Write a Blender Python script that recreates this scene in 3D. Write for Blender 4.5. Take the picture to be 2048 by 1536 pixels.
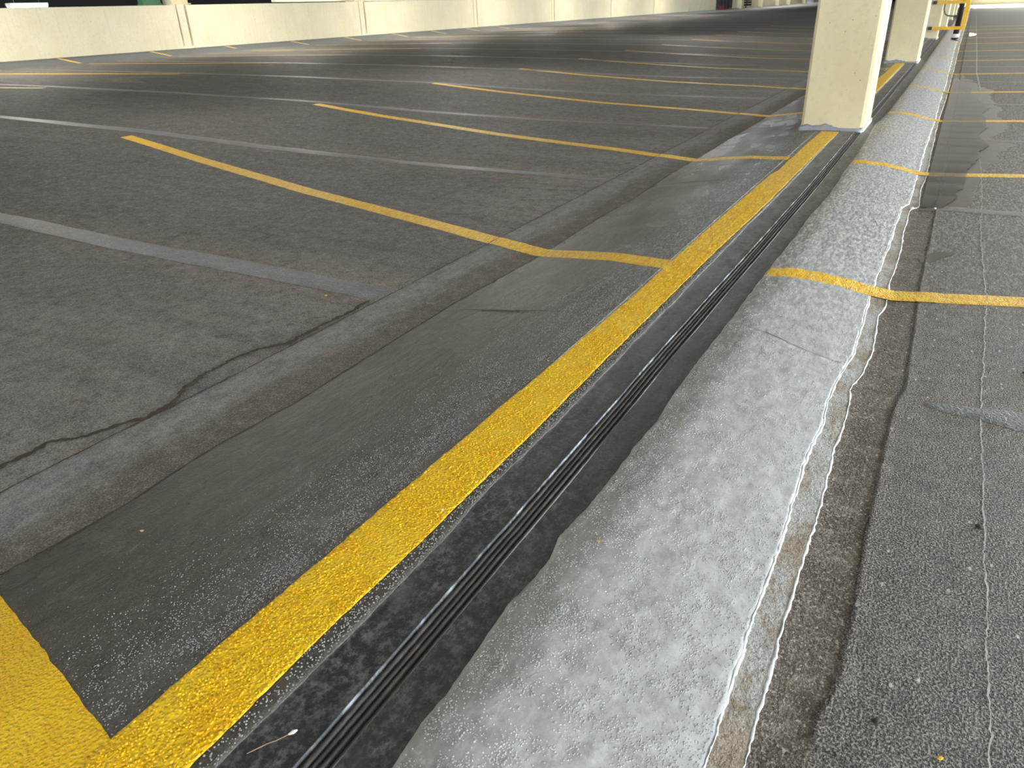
import bpy, math, random
import numpy as np
from mathutils import Matrix, Vector

random.seed(7)
RNG = np.random.default_rng(11)
for o in list(bpy.data.objects):
    bpy.data.objects.remove(o)
SC = bpy.context.scene
COL = SC.collection

# ---------------------------------------------------------------- camera
# crouching height, 1 m above the joint; +Y runs along the joint, +X to the right
CAMR = [[0.87077, 0.19879, -0.44971],
        [0.49055, -0.41442, 0.76655],
        [-0.03400, -0.88809, -0.45840]]
cam_d = bpy.data.cameras.new('camera')
cam = bpy.data.objects.new('camera', cam_d)
COL.objects.link(cam)
SC.camera = cam
_f = 1455.0
_c = np.array([1024.0, 768.0])
_v1 = np.array([1952.0, -19.0]) - _c          # vanishing point of the joint direction
_v2 = np.array([1130.0, 3600.0]) - _c         # vanishing point of the verticals
_Y = np.array([_v1[0], _v1[1], _f]); _Y /= np.linalg.norm(_Y)
_D = np.array([_v2[0], _v2[1], _f]); _D /= np.linalg.norm(_D)
_D = _D - _Y * (_D @ _Y); _D /= np.linalg.norm(_D)
_X = np.cross(_D, _Y)
if _X[0] < 0:
    _X = -_X
_R = np.stack([_X, _Y, -_D])
m4 = Matrix.Identity(4)
for i in range(3):
    m4[i][0] = _R[i, 0]; m4[i][1] = -_R[i, 1]; m4[i][2] = -_R[i, 2]
m4[2][3] = 1.0
cam.matrix_world = m4
cam_d.sensor_width = 36.0
cam_d.lens = _f / 2048.0 * 36.0
cam_d.clip_start = 0.02
cam_d.clip_end = 600
cam_d.dof.use_dof = True
cam_d.dof.focus_distance = 2.0
cam_d.dof.aperture_fstop = 9.0

# ---------------------------------------------------------------- world, daylight, exposure
W = bpy.data.worlds.new('world')
SC.world = W
W.use_nodes = True
_bg = W.node_tree.nodes['Background']
_bg.inputs[0].default_value = (0.90, 0.96, 1.0, 1)
_bg.inputs[1].default_value = 5.0
SC.view_settings.view_transform = 'Standard'
SC.view_settings.look = 'None'
SC.view_settings.gamma = 1.0
SC.view_settings.use_curve_mapping = False
SC.view_settings.exposure = 1.42
SC.cycles.max_bounces = 4
SC.cycles.use_light_tree = False
SC.cycles.diffuse_bounces = 3
SC.cycles.glossy_bounces = 2
SC.cycles.transparent_max_bounces = 4

RIGHT_X, BACK_Y, FAR_Y, FARL_Y = 8.5, -14.0, 66.0, 118.0
CEIL_Z = 3.05
OPEN_Y = -3.0            # the right side is open from here on; wall behind the camera added to block light


def portal(name, loc, rot, sx, sy):
    d = bpy.data.lights.new(name, 'AREA')
    d.shape = 'RECTANGLE'; d.size = sx; d.size_y = sy
    d.cycles.is_portal = True
    o = bpy.data.objects.new(name, d); COL.objects.link(o)
    o.location = loc; o.rotation_euler = rot
    return o


portal('daylight_portal', (RIGHT_X + 0.05, (OPEN_Y + FAR_Y) / 2, 1.7), (0, math.pi / 2, 0), 2.75, FAR_Y - OPEN_Y)
portal('daylight_portal', (-3.5, BACK_Y - 0.05, 1.95), (math.pi / 2, 0, 0), 29.0, 2.3)
portal('daylight_portal', (4.2, FAR_Y + 0.05, 2.2), (-math.pi / 2, 0, 0), 8.6, 1.8)


# ---------------------------------------------------------------- helpers
def link(o, parent=None):
    COL.objects.link(o)
    if parent is not None:
        o.parent = parent
    return o


def tag(o, label=None, cat=None, group=None, kind=None):
    if label: o['label'] = label
    if cat: o['category'] = cat
    if group: o['group'] = group
    if kind: o['kind'] = kind
    return o


def empty(name, loc=(0, 0, 0)):
    o = bpy.data.objects.new(name, None)
    o.empty_display_size = 0.1
    o.location = loc
    return link(o)


def mesh_np(name, verts, faces, mat, parent=None, smooth=False, mats=None, midx=None):
    """faces: (n,4) or (n,3) int array or a list"""
    me = bpy.data.meshes.new(name)
    if isinstance(faces, np.ndarray):
        nv = len(verts); nf, k = faces.shape
        me.vertices.add(nv)
        me.vertices.foreach_set('co', np.asarray(verts, dtype=np.float32).ravel())
        me.loops.add(nf * k)
        me.loops.foreach_set('vertex_index', faces.astype(np.int32).ravel())
        me.polygons.add(nf)
        me.polygons.foreach_set('loop_start', np.arange(0, nf * k, k, dtype=np.int32))
        me.polygons.foreach_set('loop_total', np.full(nf, k, dtype=np.int32))
    else:
        me.from_pydata([tuple(map(float, v)) for v in verts], [], faces)
    me.update(calc_edges=True)
    me.validate()
    me.materials.append(mat)
    if smooth:
        me.polygons.foreach_set('use_smooth', np.ones(len(me.polygons), dtype=bool))
    o = bpy.data.objects.new(name, me)
    return link(o, parent)


class MB:
    """collects boxes, tubes and quads into one mesh"""
    def __init__(self):
        self.v, self.f = [], []

    def add(self, v, f):
        n = len(self.v)
        self.v += [tuple(p) for p in v]
        self.f += [tuple(i + n for i in q) for q in f]

    def box(self, x0, x1, y0, y1, z0, z1, ch=0.0):
        if ch <= 0:
            v = [(x, y, z) for z in (z0, z1) for x, y in ((x0, y0), (x1, y0), (x1, y1), (x0, y1))]
            f = [(3, 2, 1, 0), (4, 5, 6, 7)] + [(i, (i + 1) % 4, 4 + (i + 1) % 4, 4 + i) for i in range(4)]
        else:
            ring = [(x0 + ch, y0), (x1 - ch, y0), (x1, y0 + ch), (x1, y1 - ch), (x1 - ch, y1), (x0 + ch, y1), (x0, y1 - ch), (x0, y0 + ch)]
            v = [(x, y, z) for z in (z0, z1) for x, y in ring]
            f = [tuple(range(7, -1, -1)), tuple(range(8, 16))] + [(i, (i + 1) % 8, 8 + (i + 1) % 8, 8 + i) for i in range(8)]
        self.add(v, f)
        return self

    def tube(self, pts, r, n=12, cap=True):
        pts = [Vector(p) for p in pts]
        rs = r if isinstance(r, (list, tuple)) else [r] * len(pts)
        v, f = [], []
        up = Vector((0.13, 0.21, 1)).normalized()
        for i, p in enumerate(pts):
            t = (pts[min(i + 1, len(pts) - 1)] - pts[max(i - 1, 0)]).normalized()
            a = t.cross(up)
            if a.length < 1e-3:
                a = t.cross(Vector((1, 0, 0)))
            a.normalize(); b = t.cross(a)
            for k in range(n):
                q = 2 * math.pi * k / n
                v.append(p + (a * math.cos(q) + b * math.sin(q)) * rs[i])
        for i in range(len(pts) - 1):
            for k in range(n):
                f.append((i * n + k, i * n + (k + 1) % n, (i + 1) * n + (k + 1) % n, (i + 1) * n + k))
        if cap:
            f.append(tuple(range(n - 1, -1, -1)))
            f.append(tuple(range((len(pts) - 1) * n, len(pts) * n)))
        self.add(v, f)
        return self

    def build(self, name, mat, parent=None, smooth=False):
        o = mesh_np(name, self.v, self.f, mat, parent, smooth)
        return o


def vnoise1(y, freq, seed):
    """smooth 1-D value noise in -1..1"""
    t = np.asarray(y, dtype=float) * freq + seed * 37.77
    i = np.floor(t); fr = t - i; fr = fr * fr * (3 - 2 * fr)
    h = lambda k: np.modf(np.abs(np.sin(k * 12.9898 + seed * 78.233) * 43758.5453))[0] * 2 - 1
    return h(i) * (1 - fr) + h(i + 1) * fr


def vnoise2(x, y, fx, fy, seed):
    u = np.asarray(x) * fx + seed * 13.1; w = np.asarray(y) * fy + seed * 7.3
    i = np.floor(u); j = np.floor(w); a = u - i; b = w - j
    a = a * a * (3 - 2 * a); b = b * b * (3 - 2 * b)
    h = lambda p, q: np.modf(np.abs(np.sin(p * 127.1 + q * 311.7 + seed * 17.17) * 43758.5453))[0]
    return (h(i, j) * (1 - a) + h(i + 1, j) * a) * (1 - b) + (h(i, j + 1) * (1 - a) + h(i + 1, j + 1) * a) * b


# cross-section of the floor: height against X (the deck drains to a gutter at x = -1.62)
PX = [-40, -18.35, -17.6, -12.2, -9.4, -6.75, -5.35, -3.73, -2.33, -1.95, -1.72, -1.62, -1.545, -1.40, -1.19, -.935, -.525,
      -.43, -.355, -.273, -.196, -.123, -.068, 40]
PZ = [.34, .34, .205, .155, .112, .05, -.01, -.058, -.071, -.079, -.083, -.086, -.075, -.051, -.019, 0, 0,
      .001, -.008, -.023, -.042, -.064, -.076, -.076]


def Z(x):
    return np.interp(x, PX, PZ)


def Zs(x):
    x = np.asarray(x, dtype=float)
    w = 0.02
    return (Z(x - w) + Z(x - w / 2) + Z(x) + Z(x + w / 2) + Z(x + w)) / 5


def slabn(x, y):
    return .0006 * (vnoise2(x, y, 9, 2.5, 9) - .5)


def ysamp(y0, y1, fine=0.012, rate=0.010):
    out = [y0]; y = y0
    while y < y1:
        s = 0.12 if y < 0.2 else max(fine, rate * y)
        y = min(y + s, y1); out.append(y)
    return np.array(out)


def table(pts, amp=0.0, freqs=(8, 30, 90), seed=1):
    P = np.array(sorted(pts, key=lambda p: p[1]))

    def fn(y):
        v = np.interp(y, P[:, 1], P[:, 0])
        for k, fq in enumerate(freqs):
            v = v + amp * vnoise1(y, fq, seed + k) / (1 + 0.6 * k)
        return v
    return fn


def strip(name, fL, fR, y0, y1, nx, mat, parent=None, dz=0.0, prof=None, fine=0.012, rate=0.010, edge=0.0, smooth=True):
    """ribbon that follows the floor between two boundaries; edge > 0 turns its sides down by that much"""
    ys = ysamp(y0, y1, fine, rate)
    L = fL(ys) if callable(fL) else np.full_like(ys, fL)
    Rr = fR(ys) if callable(fR) else np.full_like(ys, fR)
    t = np.linspace(0, 1, nx + 1)
    X = L[:, None] * (1 - t) + Rr[:, None] * t
    Yy = np.repeat(ys[:, None], nx + 1, 1)
    Zz = Zs(X) + dz
    if prof is not None:
        Zz = Zz + prof(t[None, :], X, Yy)
    if edge > 0:
        X = np.concatenate([X[:, :1], X, X[:, -1:]], 1)
        Yy = np.concatenate([Yy[:, :1], Yy, Yy[:, -1:]], 1)
        Zz = np.concatenate([Zz[:, :1] - edge, Zz, Zz[:, -1:] - edge], 1)
    n, k = X.shape
    V = np.stack([X, Yy, Zz], -1).reshape(-1, 3)
    a = (np.arange(n - 1)[:, None] * k + np.arange(k - 1)[None, :]).ravel()
    F = np.stack([a, a + 1, a + k + 1, a + k], 1)
    return mesh_np(name, V, F, mat, parent, smooth)


# ---------------------------------------------------------------- material graph helper
def S(r, g, b):
    f = lambda c: (c / 255 / 12.92) if c / 255 <= .04045 else ((c / 255 + .055) / 1.055) ** 2.4
    return (f(r), f(g), f(b), 1)


class G:
    def __init__(self, name, dim='3D'):
        self.dim = dim
        self.m = bpy.data.materials.new(name)
        self.m.use_nodes = True
        self.t = self.m.node_tree
        self.t.nodes.clear()
        self.out = self.t.nodes.new('ShaderNodeOutputMaterial')
        self.geo = self.t.nodes.new('ShaderNodeNewGeometry')
        self.P = self.geo.outputs['Position']

    def n(self, kind, **kw):
        nd = self.t.nodes.new(kind)
        for k, v in kw.items():
            setattr(nd, k, v)
        return nd

    def put(self, sock, v):
        if isinstance(v, bpy.types.NodeSocket):
            self.t.links.new(v, sock)
        elif v is not None:
            if sock.type == 'RGBA' and not hasattr(v, '__len__'):
                v = (v, v, v, 1)
            sock.default_value = v

    def vec(self, sx=1, sy=1, sz=1, rot=0.0, src=None):
        mp = self.n('ShaderNodeMapping')
        self.put(mp.inputs[0], src or self.P)
        mp.inputs['Rotation'].default_value = (0, 0, rot)
        mp.inputs['Scale'].default_value = (sx, sy, sz)
        return mp.outputs[0]

    def noise(self, scale, detail=3, rough=.55, vec=None, dist=0.0):
        nd = self.n('ShaderNodeTexNoise', noise_dimensions=self.dim)
        self.put(nd.inputs['Vector'], vec or self.P)
        nd.inputs['Scale'].default_value = scale
        nd.inputs['Detail'].default_value = detail
        nd.inputs['Roughness'].default_value = rough
        nd.inputs['Distortion'].default_value = dist
        return nd.outputs[0]

    def vor(self, scale, vec=None, feature='F1', rnd=1.0):
        nd = self.n('ShaderNodeTexVoronoi', feature=feature, voronoi_dimensions=self.dim)
        self.put(nd.inputs['Vector'], vec or self.P)
        nd.inputs['Scale'].default_value = scale
        nd.inputs['Randomness'].default_value = rnd
        return nd

    def math(self, op, a, b=None, c=None, clamp=False):
        nd = self.n('ShaderNodeMath', operation=op, use_clamp=clamp)
        self.put(nd.inputs[0], a)
        if b is not None: self.put(nd.inputs[1], b)
        if c is not None: self.put(nd.inputs[2], c)
        return nd.outputs[0]

    def mr(self, v, a, b, c=0.0, d=1.0, smooth=True):
        nd = self.n('ShaderNodeMapRange', interpolation_type='SMOOTHSTEP' if smooth else 'LINEAR')
        self.put(nd.inputs[0], v)
        for i, q in zip((1, 2, 3, 4), (a, b, c, d)):
            nd.inputs[i].default_value = q
        return nd.outputs[0]

    def mix(self, f, a, b, mode='MIX'):
        nd = self.n('ShaderNodeMix', data_type='RGBA', blend_type=mode)
        self.put(nd.inputs[0], f)
        self.put(nd.inputs[6], a)
        self.put(nd.inputs[7], b)
        return nd.outputs[2]

    def sep(self):
        nd = self.n('ShaderNodeSeparateXYZ')
        self.put(nd.inputs[0], self.P)
        return nd.outputs

    def bump(self, h, dist, strength=1.0, prev=None):
        nd = self.n('ShaderNodeBump')
        nd.inputs['Distance'].default_value = dist
        nd.inputs['Strength'].default_value = strength
        self.put(nd.inputs['Height'], h)
        if prev is not None:
            self.put(nd.inputs['Normal'], prev)
        return nd.outputs[0]

    def finish(self, col, rough=.5, normal=None, spec=.5, metal=0.0, coat=0.0, emit=None, estr=0.0):
        b = self.n('ShaderNodeBsdfPrincipled')
        self.put(b.inputs['Base Color'], col)
        self.put(b.inputs['Roughness'], rough)
        self.put(b.inputs['Metallic'], metal)
        self.put(b.inputs['Specular IOR Level'], spec)
        self.put(b.inputs['Coat Weight'], coat)
        if normal is not None:
            self.put(b.inputs['Normal'], normal)
        if emit is not None:
            self.put(b.inputs['Emission Color'], emit)
            b.inputs['Emission Strength'].default_value = estr
        self.t.links.new(b.outputs[0], self.out.inputs[0])
        return self.m


PITCH = 2.46
SEAL0 = 2.30


def grain(g, base, amt=.5, s1=95, s2=230, lo=S(52, 49, 47), hi=S(176, 170, 164)):
    """salt-and-pepper aggregate grain on a coating: light and dark specks"""
    a = g.noise(s1, 3, .75)
    b = g.noise(s2, 2, .6)
    base = g.mix(g.mr(b, .50, .34, 0, amt), base, lo)
    base = g.mix(g.mr(b, .54, .70, 0, amt), base, hi)
    base = g.mix(g.mr(a, .46, .32, 0, amt * .7), base, lo)
    base = g.mix(g.mr(a, .56, .72, 0, amt * .6), base, hi)
    # coarser to finer octaves, so the surface stays mottled at every distance
    fr = g.noise(14, 6, .88)
    base = g.mix(g.mr(fr, .50, .30, 0, amt * 1.5), base, lo)
    base = g.mix(g.mr(fr, .52, .74, 0, amt * 1.25), base, hi)
    return base, g.math('MULTIPLY_ADD', fr, 1.4, a), b


def nubs(g, base, lo, hi, amt, s1=85, stretch=.30):
    """coarse rolled-in aggregate: nubs drawn out along the roller direction"""
    n = g.noise(s1, 2, .5, g.vec(1, stretch, 1))
    m = g.noise(s1 * .55, 2, .5, g.vec(1, stretch * .7, 1, .02))
    base = g.mix(g.mr(n, .50, .36, 0, amt), base, lo)
    base = g.mix(g.mr(n, .54, .68, 0, amt), base, hi)
    base = g.mix(g.mr(m, .46, .32, 0, amt * .6), base, lo)
    base = g.mix(g.mr(m, .56, .70, 0, amt * .5), base, hi)
    return base, n


def mat_deck():
    g = G('weathered_deck_coating', '2D')
    x, y, z = g.sep()
    big = g.noise(0.55, 4, .6, g.vec(1, 1.6, 1))
    mid = g.noise(3.2, 5, .62, g.vec(1.0, 1.7, 1, .25))
    streak = g.noise(1.3, 5, .65, g.vec(.5, 4.5, 1, .12))
    base = g.mix(g.mr(big, .35, .68), S(124, 120, 116), S(144, 138, 133))
    base = g.mix(g.math('MULTIPLY', g.mr(streak, .46, .7), .4), base, S(92, 88, 85))
    base = g.mix(g.math('MULTIPLY', g.mr(mid, .5, .75), .4), base, S(142, 131, 119))
    # worn pale band either side of every sealed joint
    ph = g.math('ABSOLUTE', g.math('SUBTRACT', g.math('MODULO', g.math('ADD', y, PITCH * 10.5 - SEAL0), PITCH), PITCH / 2))
    nz = g.math('MULTIPLY_ADD', g.noise(2.0, 4, .6), .26, -.13)
    halo = g.mr(g.math('ADD', ph, nz), .34, .10)
    base = g.mix(g.math('MULTIPLY', halo, .55), base, S(154, 142, 128))
    # darker tone out toward the aisle
    ais = g.math('MULTIPLY', g.mr(g.math('ADD', x, g.math('MULTIPLY_ADD', streak, 3.0, -1.5)), -2.2, -8.0), g.mr(x, -17.2, -15.0))
    base = g.mix(g.math('MULTIPLY', ais, g.mr(big, .3, .7, .68, .92)), base, S(62, 59, 58))
    # oily dark patches
    sp = g.noise(.8, 5, .7, g.vec(1, 2.2, 1, .5), 1.2)
    base = g.mix(g.math('MULTIPLY', g.mr(sp, .60, .74), .45), base, S(50, 47, 45))
    # a few pale scrubbed patches between the rows
    pp = g.noise(.5, 3, .6, g.vec(.7, 1.6, 1, -.2), .6)
    base = g.mix(g.math('MULTIPLY', g.math('MULTIPLY', g.mr(pp, .60, .66), ais), .5), base, S(112, 110, 107))
    base, a, b = grain(g, base, .42, 64, 170, S(56, 53, 50), S(186, 179, 170))
    spk, nn = nubs(g, base, S(66, 63, 61), S(172, 166, 159), .2, 70, .6)
    base = g.mix(g.mr(x, -2.2, -4.5, .3, 1), base, spk)
    lump = g.noise(11, 4, .65, g.vec(1, 1.6, 1))
    nrm = g.bump(b, .005, .6, g.bump(a, .012, .8, g.bump(lump, .022, .6)))
    rough = g.mr(mid, .3, .75, .58, .75)
    return g.finish(base, rough, nrm, .22)


def mat_gutter():
    g = G('gutter_band_coating', '2D')
    x, y, z = g.sep()
    n1 = g.noise(3.0, 5, .65, g.vec(3.2, .8, 1))
    n2 = g.noise(16, 4, .65, g.vec(1.5, .7, 1))
    # silt lies in the low side of the gutter
    q = g.math('ADD', x, g.math('MULTIPLY_ADD', n1, .28, -.14))
    silt = g.mr(q, -1.86, -1.70)
    base = g.mix(g.mr(n2, .35, .7), S(118, 119, 117), S(138, 138, 135))
    base = g.mix(silt, base, S(94, 85, 74))
    base = g.mix(g.math('MULTIPLY', g.mr(n1, .5, .8), .5), base, S(80, 73, 66))
    base = g.mix(g.math('MULTIPLY', g.mr(n2, .58, .75), .35), base, S(150, 128, 112))
    base, a, b = grain(g, base, .36, 80, 190)
    nrm = g.bump(b, .004, .5, g.bump(a, .006, .6, g.bump(g.noise(12, 3, .6), .01, .35)))
    return g.finish(base, .55, nrm, .4)


def mat_slab():
    g = G('glossy_sloped_coating', '2D')
    x, y, z = g.sep()
    n1 = g.noise(1.6, 3, .5, g.vec(3.0, .7, 1))
    n2 = g.noise(2.4, 3, .5, g.vec(5, .35, 1))
    base = g.mix(g.mr(n1, .25, .8), S(66, 61, 56), S(78, 73, 67))
    base = g.mix(g.math('MULTIPLY', g.mr(n2, .4, .8), .5), base, S(88, 83, 77))
    # thinner, greyer film toward the line where the beads were broadcast
    q = g.math('ADD', x, g.math('MULTIPLY_ADD', n2, .2, -.1))
    base = g.mix(g.mr(q, -1.25, -.95, 0, .5), base, S(98, 96, 93))
    base, a, b = grain(g, base, .26, 110, 240, S(40, 37, 34), S(138, 134, 128))
    spk, nn = nubs(g, base, S(60, 57, 54), S(168, 167, 164), .7, 95, .35)
    base = g.mix(g.math('MULTIPLY', g.mr(y, 1.6, 3.5, .0, 1), g.mr(q, -1.28, -.98, .12, 1)), base, spk)
    wav = g.noise(20, 3, .6, g.vec(1.6, .6, 1, .25))
    nrm = g.bump(b, .003, .4, g.bump(a, .003, .35, g.bump(wav, .008, .4)))
    film = g.mr(g.noise(2.6, 3, .55, g.vec(1.6, 1, 1), .5), .46, .60)
    rough = g.math('SUBTRACT', g.mr(n1, .3, .7, .28, .38), g.math('MULTIPLY', film, .06))
    return g.finish(base, rough, nrm, .38)


def mat_yellow(name='yellow_line_paint', worn=0.0, bumpy=1.0):
    g = G(name, '2D')
    n1 = g.noise(9, 5, .6)
    n2 = g.noise(34, 4, .65)
    base = g.mix(g.mr(n1, .3, .7), S(250, 196, 6), S(250, 206, 24))
    base = g.mix(g.math('MULTIPLY', g.mr(n2, .5, .75), .25), base, S(236, 172, 8))
    if worn > 0:
        wr = g.noise(5.0, 6, .72, g.vec(1, 2.0, 1))
        base = g.mix(g.mr(wr, .56, .72, 0, worn), base, S(206, 166, 70))
        sp = g.noise(160, 2, .6)
        base = g.mix(g.math('MULTIPLY', g.mr(sp, .55, .72), worn * .8), base, S(184, 146, 62))
    base, ga, gb = grain(g, base, .22 if worn == 0 else .32, 120, 250, S(220, 152, 6), S(255, 224, 70))
    x, y, z = g.sep()
    spk, nn = nubs(g, base, S(206, 138, 4), S(255, 226, 84), .5)
    base = g.mix(g.mr(y, 1.2, 3.2, .1, 1), base, spk)
    v = g.vor(125)
    bead = g.mr(v.outputs['Distance'], .5, .1)
    lump = g.noise(85, 3, .6)
    nrm = g.bump(bead, .0026 * bumpy, .9, g.bump(lump, .007 * bumpy, .7))
    return g.finish(base, .36, nrm, .32)


def mat_black():
    g = G('black_elastomer', '2D')
    x, y, z = g.sep()
    blob = g.vor(75)
    n1 = g.noise(5, 5, .65, g.vec(2, .8, 1))
    n2 = g.noise(38, 6, .75)
    far = g.mr(g.math('ADD', y, g.math('MULTIPLY', n1, 1.2)), 1.2, 3.8)          # greyer with distance along the strip
    base = g.mix(g.mr(n2, .42, .66), S(36, 38, 43), S(94, 95, 97))
    base = g.mix(g.math('MULTIPLY', g.mr(blob.outputs['Distance'], .45, .2), g.mr(n1, .40, .58, 0, .9)), base, S(30, 31, 34))
    base = g.mix(g.mr(n1, .5, .75, 0, .5), base, S(92, 92, 94))
    base = g.mix(g.math('MULTIPLY', far, .8), base, g.mix(g.mr(n1, .35, .7), S(122, 122, 126), S(90, 88, 89)))
    base = g.mix(g.mr(x, -.64, -.60, 0, .35), base, S(62, 57, 53))
    fr = g.noise(22, 6, .86, g.vec(1, .5, 1))
    base = g.mix(g.mr(fr, .49, .33, 0, .5), base, S(30, 31, 34))
    base = g.mix(g.mr(fr, .54, .72, 0, .45), base, S(132, 132, 134))
    nrm = g.bump(g.noise(220, 2, .6), .002, .5, g.bump(g.noise(30, 3, .6), .004, .35))
    return g.finish(base, g.mr(n2, .3, .7, .36, .6), nrm, .5)


def mat_rubber():
    g = G('black_rubber_rib', '2D')
    n = g.noise(60, 4, .7, g.vec(1, .25, 1))
    base = g.mix(g.mr(n, .45, .75), S(54, 52, 50), S(86, 80, 73))
    return g.finish(base, .62, g.bump(g.noise(300, 2, .6), .0008, .5), .4)


def mat_lip():
    g = G('dusty_joint_lip', '2D')
    n = g.noise(40, 4, .7, g.vec(1, .3, 1))
    base = g.mix(g.mr(n, .4, .7), S(78, 81, 86), S(164, 170, 178))
    return g.finish(base, .7, g.bump(n, .001, .4), .3)


def mat_ramp():
    g = G('light_grey_beaded_coating', '2D')
    x, y, z = g.sep()
    n1 = g.noise(5.5, 5, .65, g.vec(1.4, .7, 1))
    n2 = g.noise(26, 4, .65)
    base = g.mix(g.mr(n2, .35, .7), S(172, 175, 178), S(186, 189, 192))
    # dirt along the joint side, with that side's shade painted in too
    q = g.math('ADD', x, g.math('MULTIPLY_ADD', n1, .16, -.08))
    base = g.mix(g.mr(q, -.41, -.50, 0, .7), base, S(128, 123, 115))
    base = g.mix(g.math('MULTIPLY', g.mr(n1, .58, .74), .28), base, S(162, 158, 150))
    v = g.vor(105)
    sel = g.n('ShaderNodeSeparateColor'); g.put(sel.inputs[0], v.outputs['Color'])
    keep = g.mr(sel.outputs[0], .45, .5)
    far = g.mr(y, 3.2, 4.2)
    bead = g.math('MULTIPLY', g.math('MULTIPLY', g.mr(v.outputs['Distance'], .36, .05), keep), far)
    wav = g.noise(14, 3, .55, g.vec(1, 1, 1), .8)
    grain = g.noise(150, 2, .6)
    nrm = g.bump(bead, .0035, 1.0, g.bump(wav, .006, .45, g.bump(grain, .0012, .3)))
    dk = g.math('MULTIPLY', g.mr(g.noise(130, 2, .6), .53, .64), g.mr(y, 2.0, 4.2, .12, .7))
    base = g.mix(dk, base, S(112, 109, 104))
    spk, nn = nubs(g, base, S(104, 101, 96), S(226, 228, 229), .55)
    base = g.mix(g.mr(y, 1.6, 4.0, .15, 1), base, spk)
    fr = g.noise(16, 6, .88)
    base = g.mix(g.mr(fr, .50, .32, 0, .30), base, S(120, 117, 111))
    base = g.mix(g.mr(fr, .54, .74, 0, .35), base, S(216, 218, 219))
    nrm = g.bump(fr, .003, .25, nrm)
    return g.finish(base, .38, nrm, .45)


def mat_edgeband():
    g = G('thin_overspread_coating', '2D')
    n1 = g.noise(7, 5, .7, g.vec(1.2, .6, 1))
    n2 = g.noise(90, 3, .7)
    base = g.mix(g.mr(n1, .45, .6), S(170, 172, 170), S(142, 131, 114))
    base = g.mix(g.math('MULTIPLY', g.mr(n2, .5, .75), .5), base, S(110, 98, 82))
    base, ga, gb = grain(g, base, .3, 100, 220, S(92, 82, 68), S(206, 204, 198))
    nrm = g.bump(n2, .005, .8)
    return g.finish(base, .5, nrm, .4)


def mat_lipwhite():
    g = G('white_coating_edge', '2D')
    n = g.noise(70, 3, .6)
    return g.finish(g.mix(g.mr(n, .3, .7), S(208, 211, 213), S(228, 230, 231)), .4, g.bump(n, .002, .6), .5)


def mat_brown():
    g = G('silt_stained_coating', '2D')
    n1 = g.noise(9, 5, .7)
    n2 = g.noise(110, 3, .7)
    base = g.mix(g.mr(n1, .35, .68), S(80, 70, 60), S(104, 93, 81))
    base, ga, gb = grain(g, base, .4, 90, 200, S(54, 45, 36), S(196, 188, 176))
    sp = g.mr(g.noise(95, 2, .55), .62, .70)
    base = g.mix(g.math('MULTIPLY', sp, g.mr(n1, .3, .7, .35, .9)), base, S(184, 178, 168))
    nrm = g.bump(n2, .007, .8, g.bump(g.noise(28, 4, .7), .012, .6))
    return g.finish(base, .5, nrm, .4)


def mat_right():
    g = G('granular_deck_coating', '2D')
    x, y, z = g.sep()
    n1 = g.noise(1.6, 5, .65, g.vec(1, .8, 1))
    n3 = g.noise(2.5, 5, .7, g.vec(.8, 2.4, 1))
    base = g.mix(g.mr(n1, .3, .7), S(84, 77, 73), S(100, 93, 88))
    tan = g.math('MULTIPLY', g.mr(x, .26, .42), g.mr(n3, .45, .7))
    base = g.mix(g.math('MULTIPLY', tan, .6), base, S(124, 107, 90))
    sp = g.noise(215, 2, .6)
    base = g.mix(g.mr(sp, .50, .62, 0, .9), base, S(164, 157, 149))
    base = g.mix(g.mr(sp, .49, .34, 0, .85), base, S(40, 34, 31))
    fr = g.noise(14, 6, .88)
    base = g.mix(g.mr(fr, .50, .32, 0, .5), base, S(44, 38, 35))
    base = g.mix(g.mr(fr, .53, .72, 0, .45), base, S(164, 157, 149))
    spk, nn = nubs(g, base, S(48, 42, 39), S(170, 163, 155), .5, 90, .3)
    base = g.mix(g.mr(y, 1.8, 4.5, .1, 1), base, spk)
    v = g.vor(26, g.vec(1, .6, 1), 'F1')
    sc = g.n('ShaderNodeSeparateColor'); g.put(sc.inputs[0], v.outputs['Color'])
    fl = g.math('MULTIPLY', g.mr(v.outputs['Distance'], .12, .05), g.mr(sc.outputs[0], .86, .88))
    base = g.mix(g.math('MULTIPLY', fl, .8), base, S(206, 202, 196))
    nrm = g.bump(sp, .006, .8, g.bump(fr, .010, .5, g.bump(g.noise(10, 3, .6), .01, .3)))
    return g.finish(base, .52, nrm, .45)


def mat_seal():
    g = G('grey_joint_sealant', '2D')
    n1 = g.noise(4, 4, .6, g.vec(.6, 2, 1))
    n2 = g.noise(85, 3, .65)
    base = g.mix(g.mr(n1, .35, .7), S(94, 98, 102), S(108, 112, 115))
    base = g.mix(g.math('MULTIPLY', g.mr(n2, .5, .72), .8), base, S(66, 70, 74))
    base, ga, gb = grain(g, base, .3, 80, 180, S(60, 64, 68), S(176, 180, 183))
    nrm = g.bump(n2, .005, .8, g.bump(ga, .006, .5))
    return g.finish(base, .36, nrm, .4)


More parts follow.
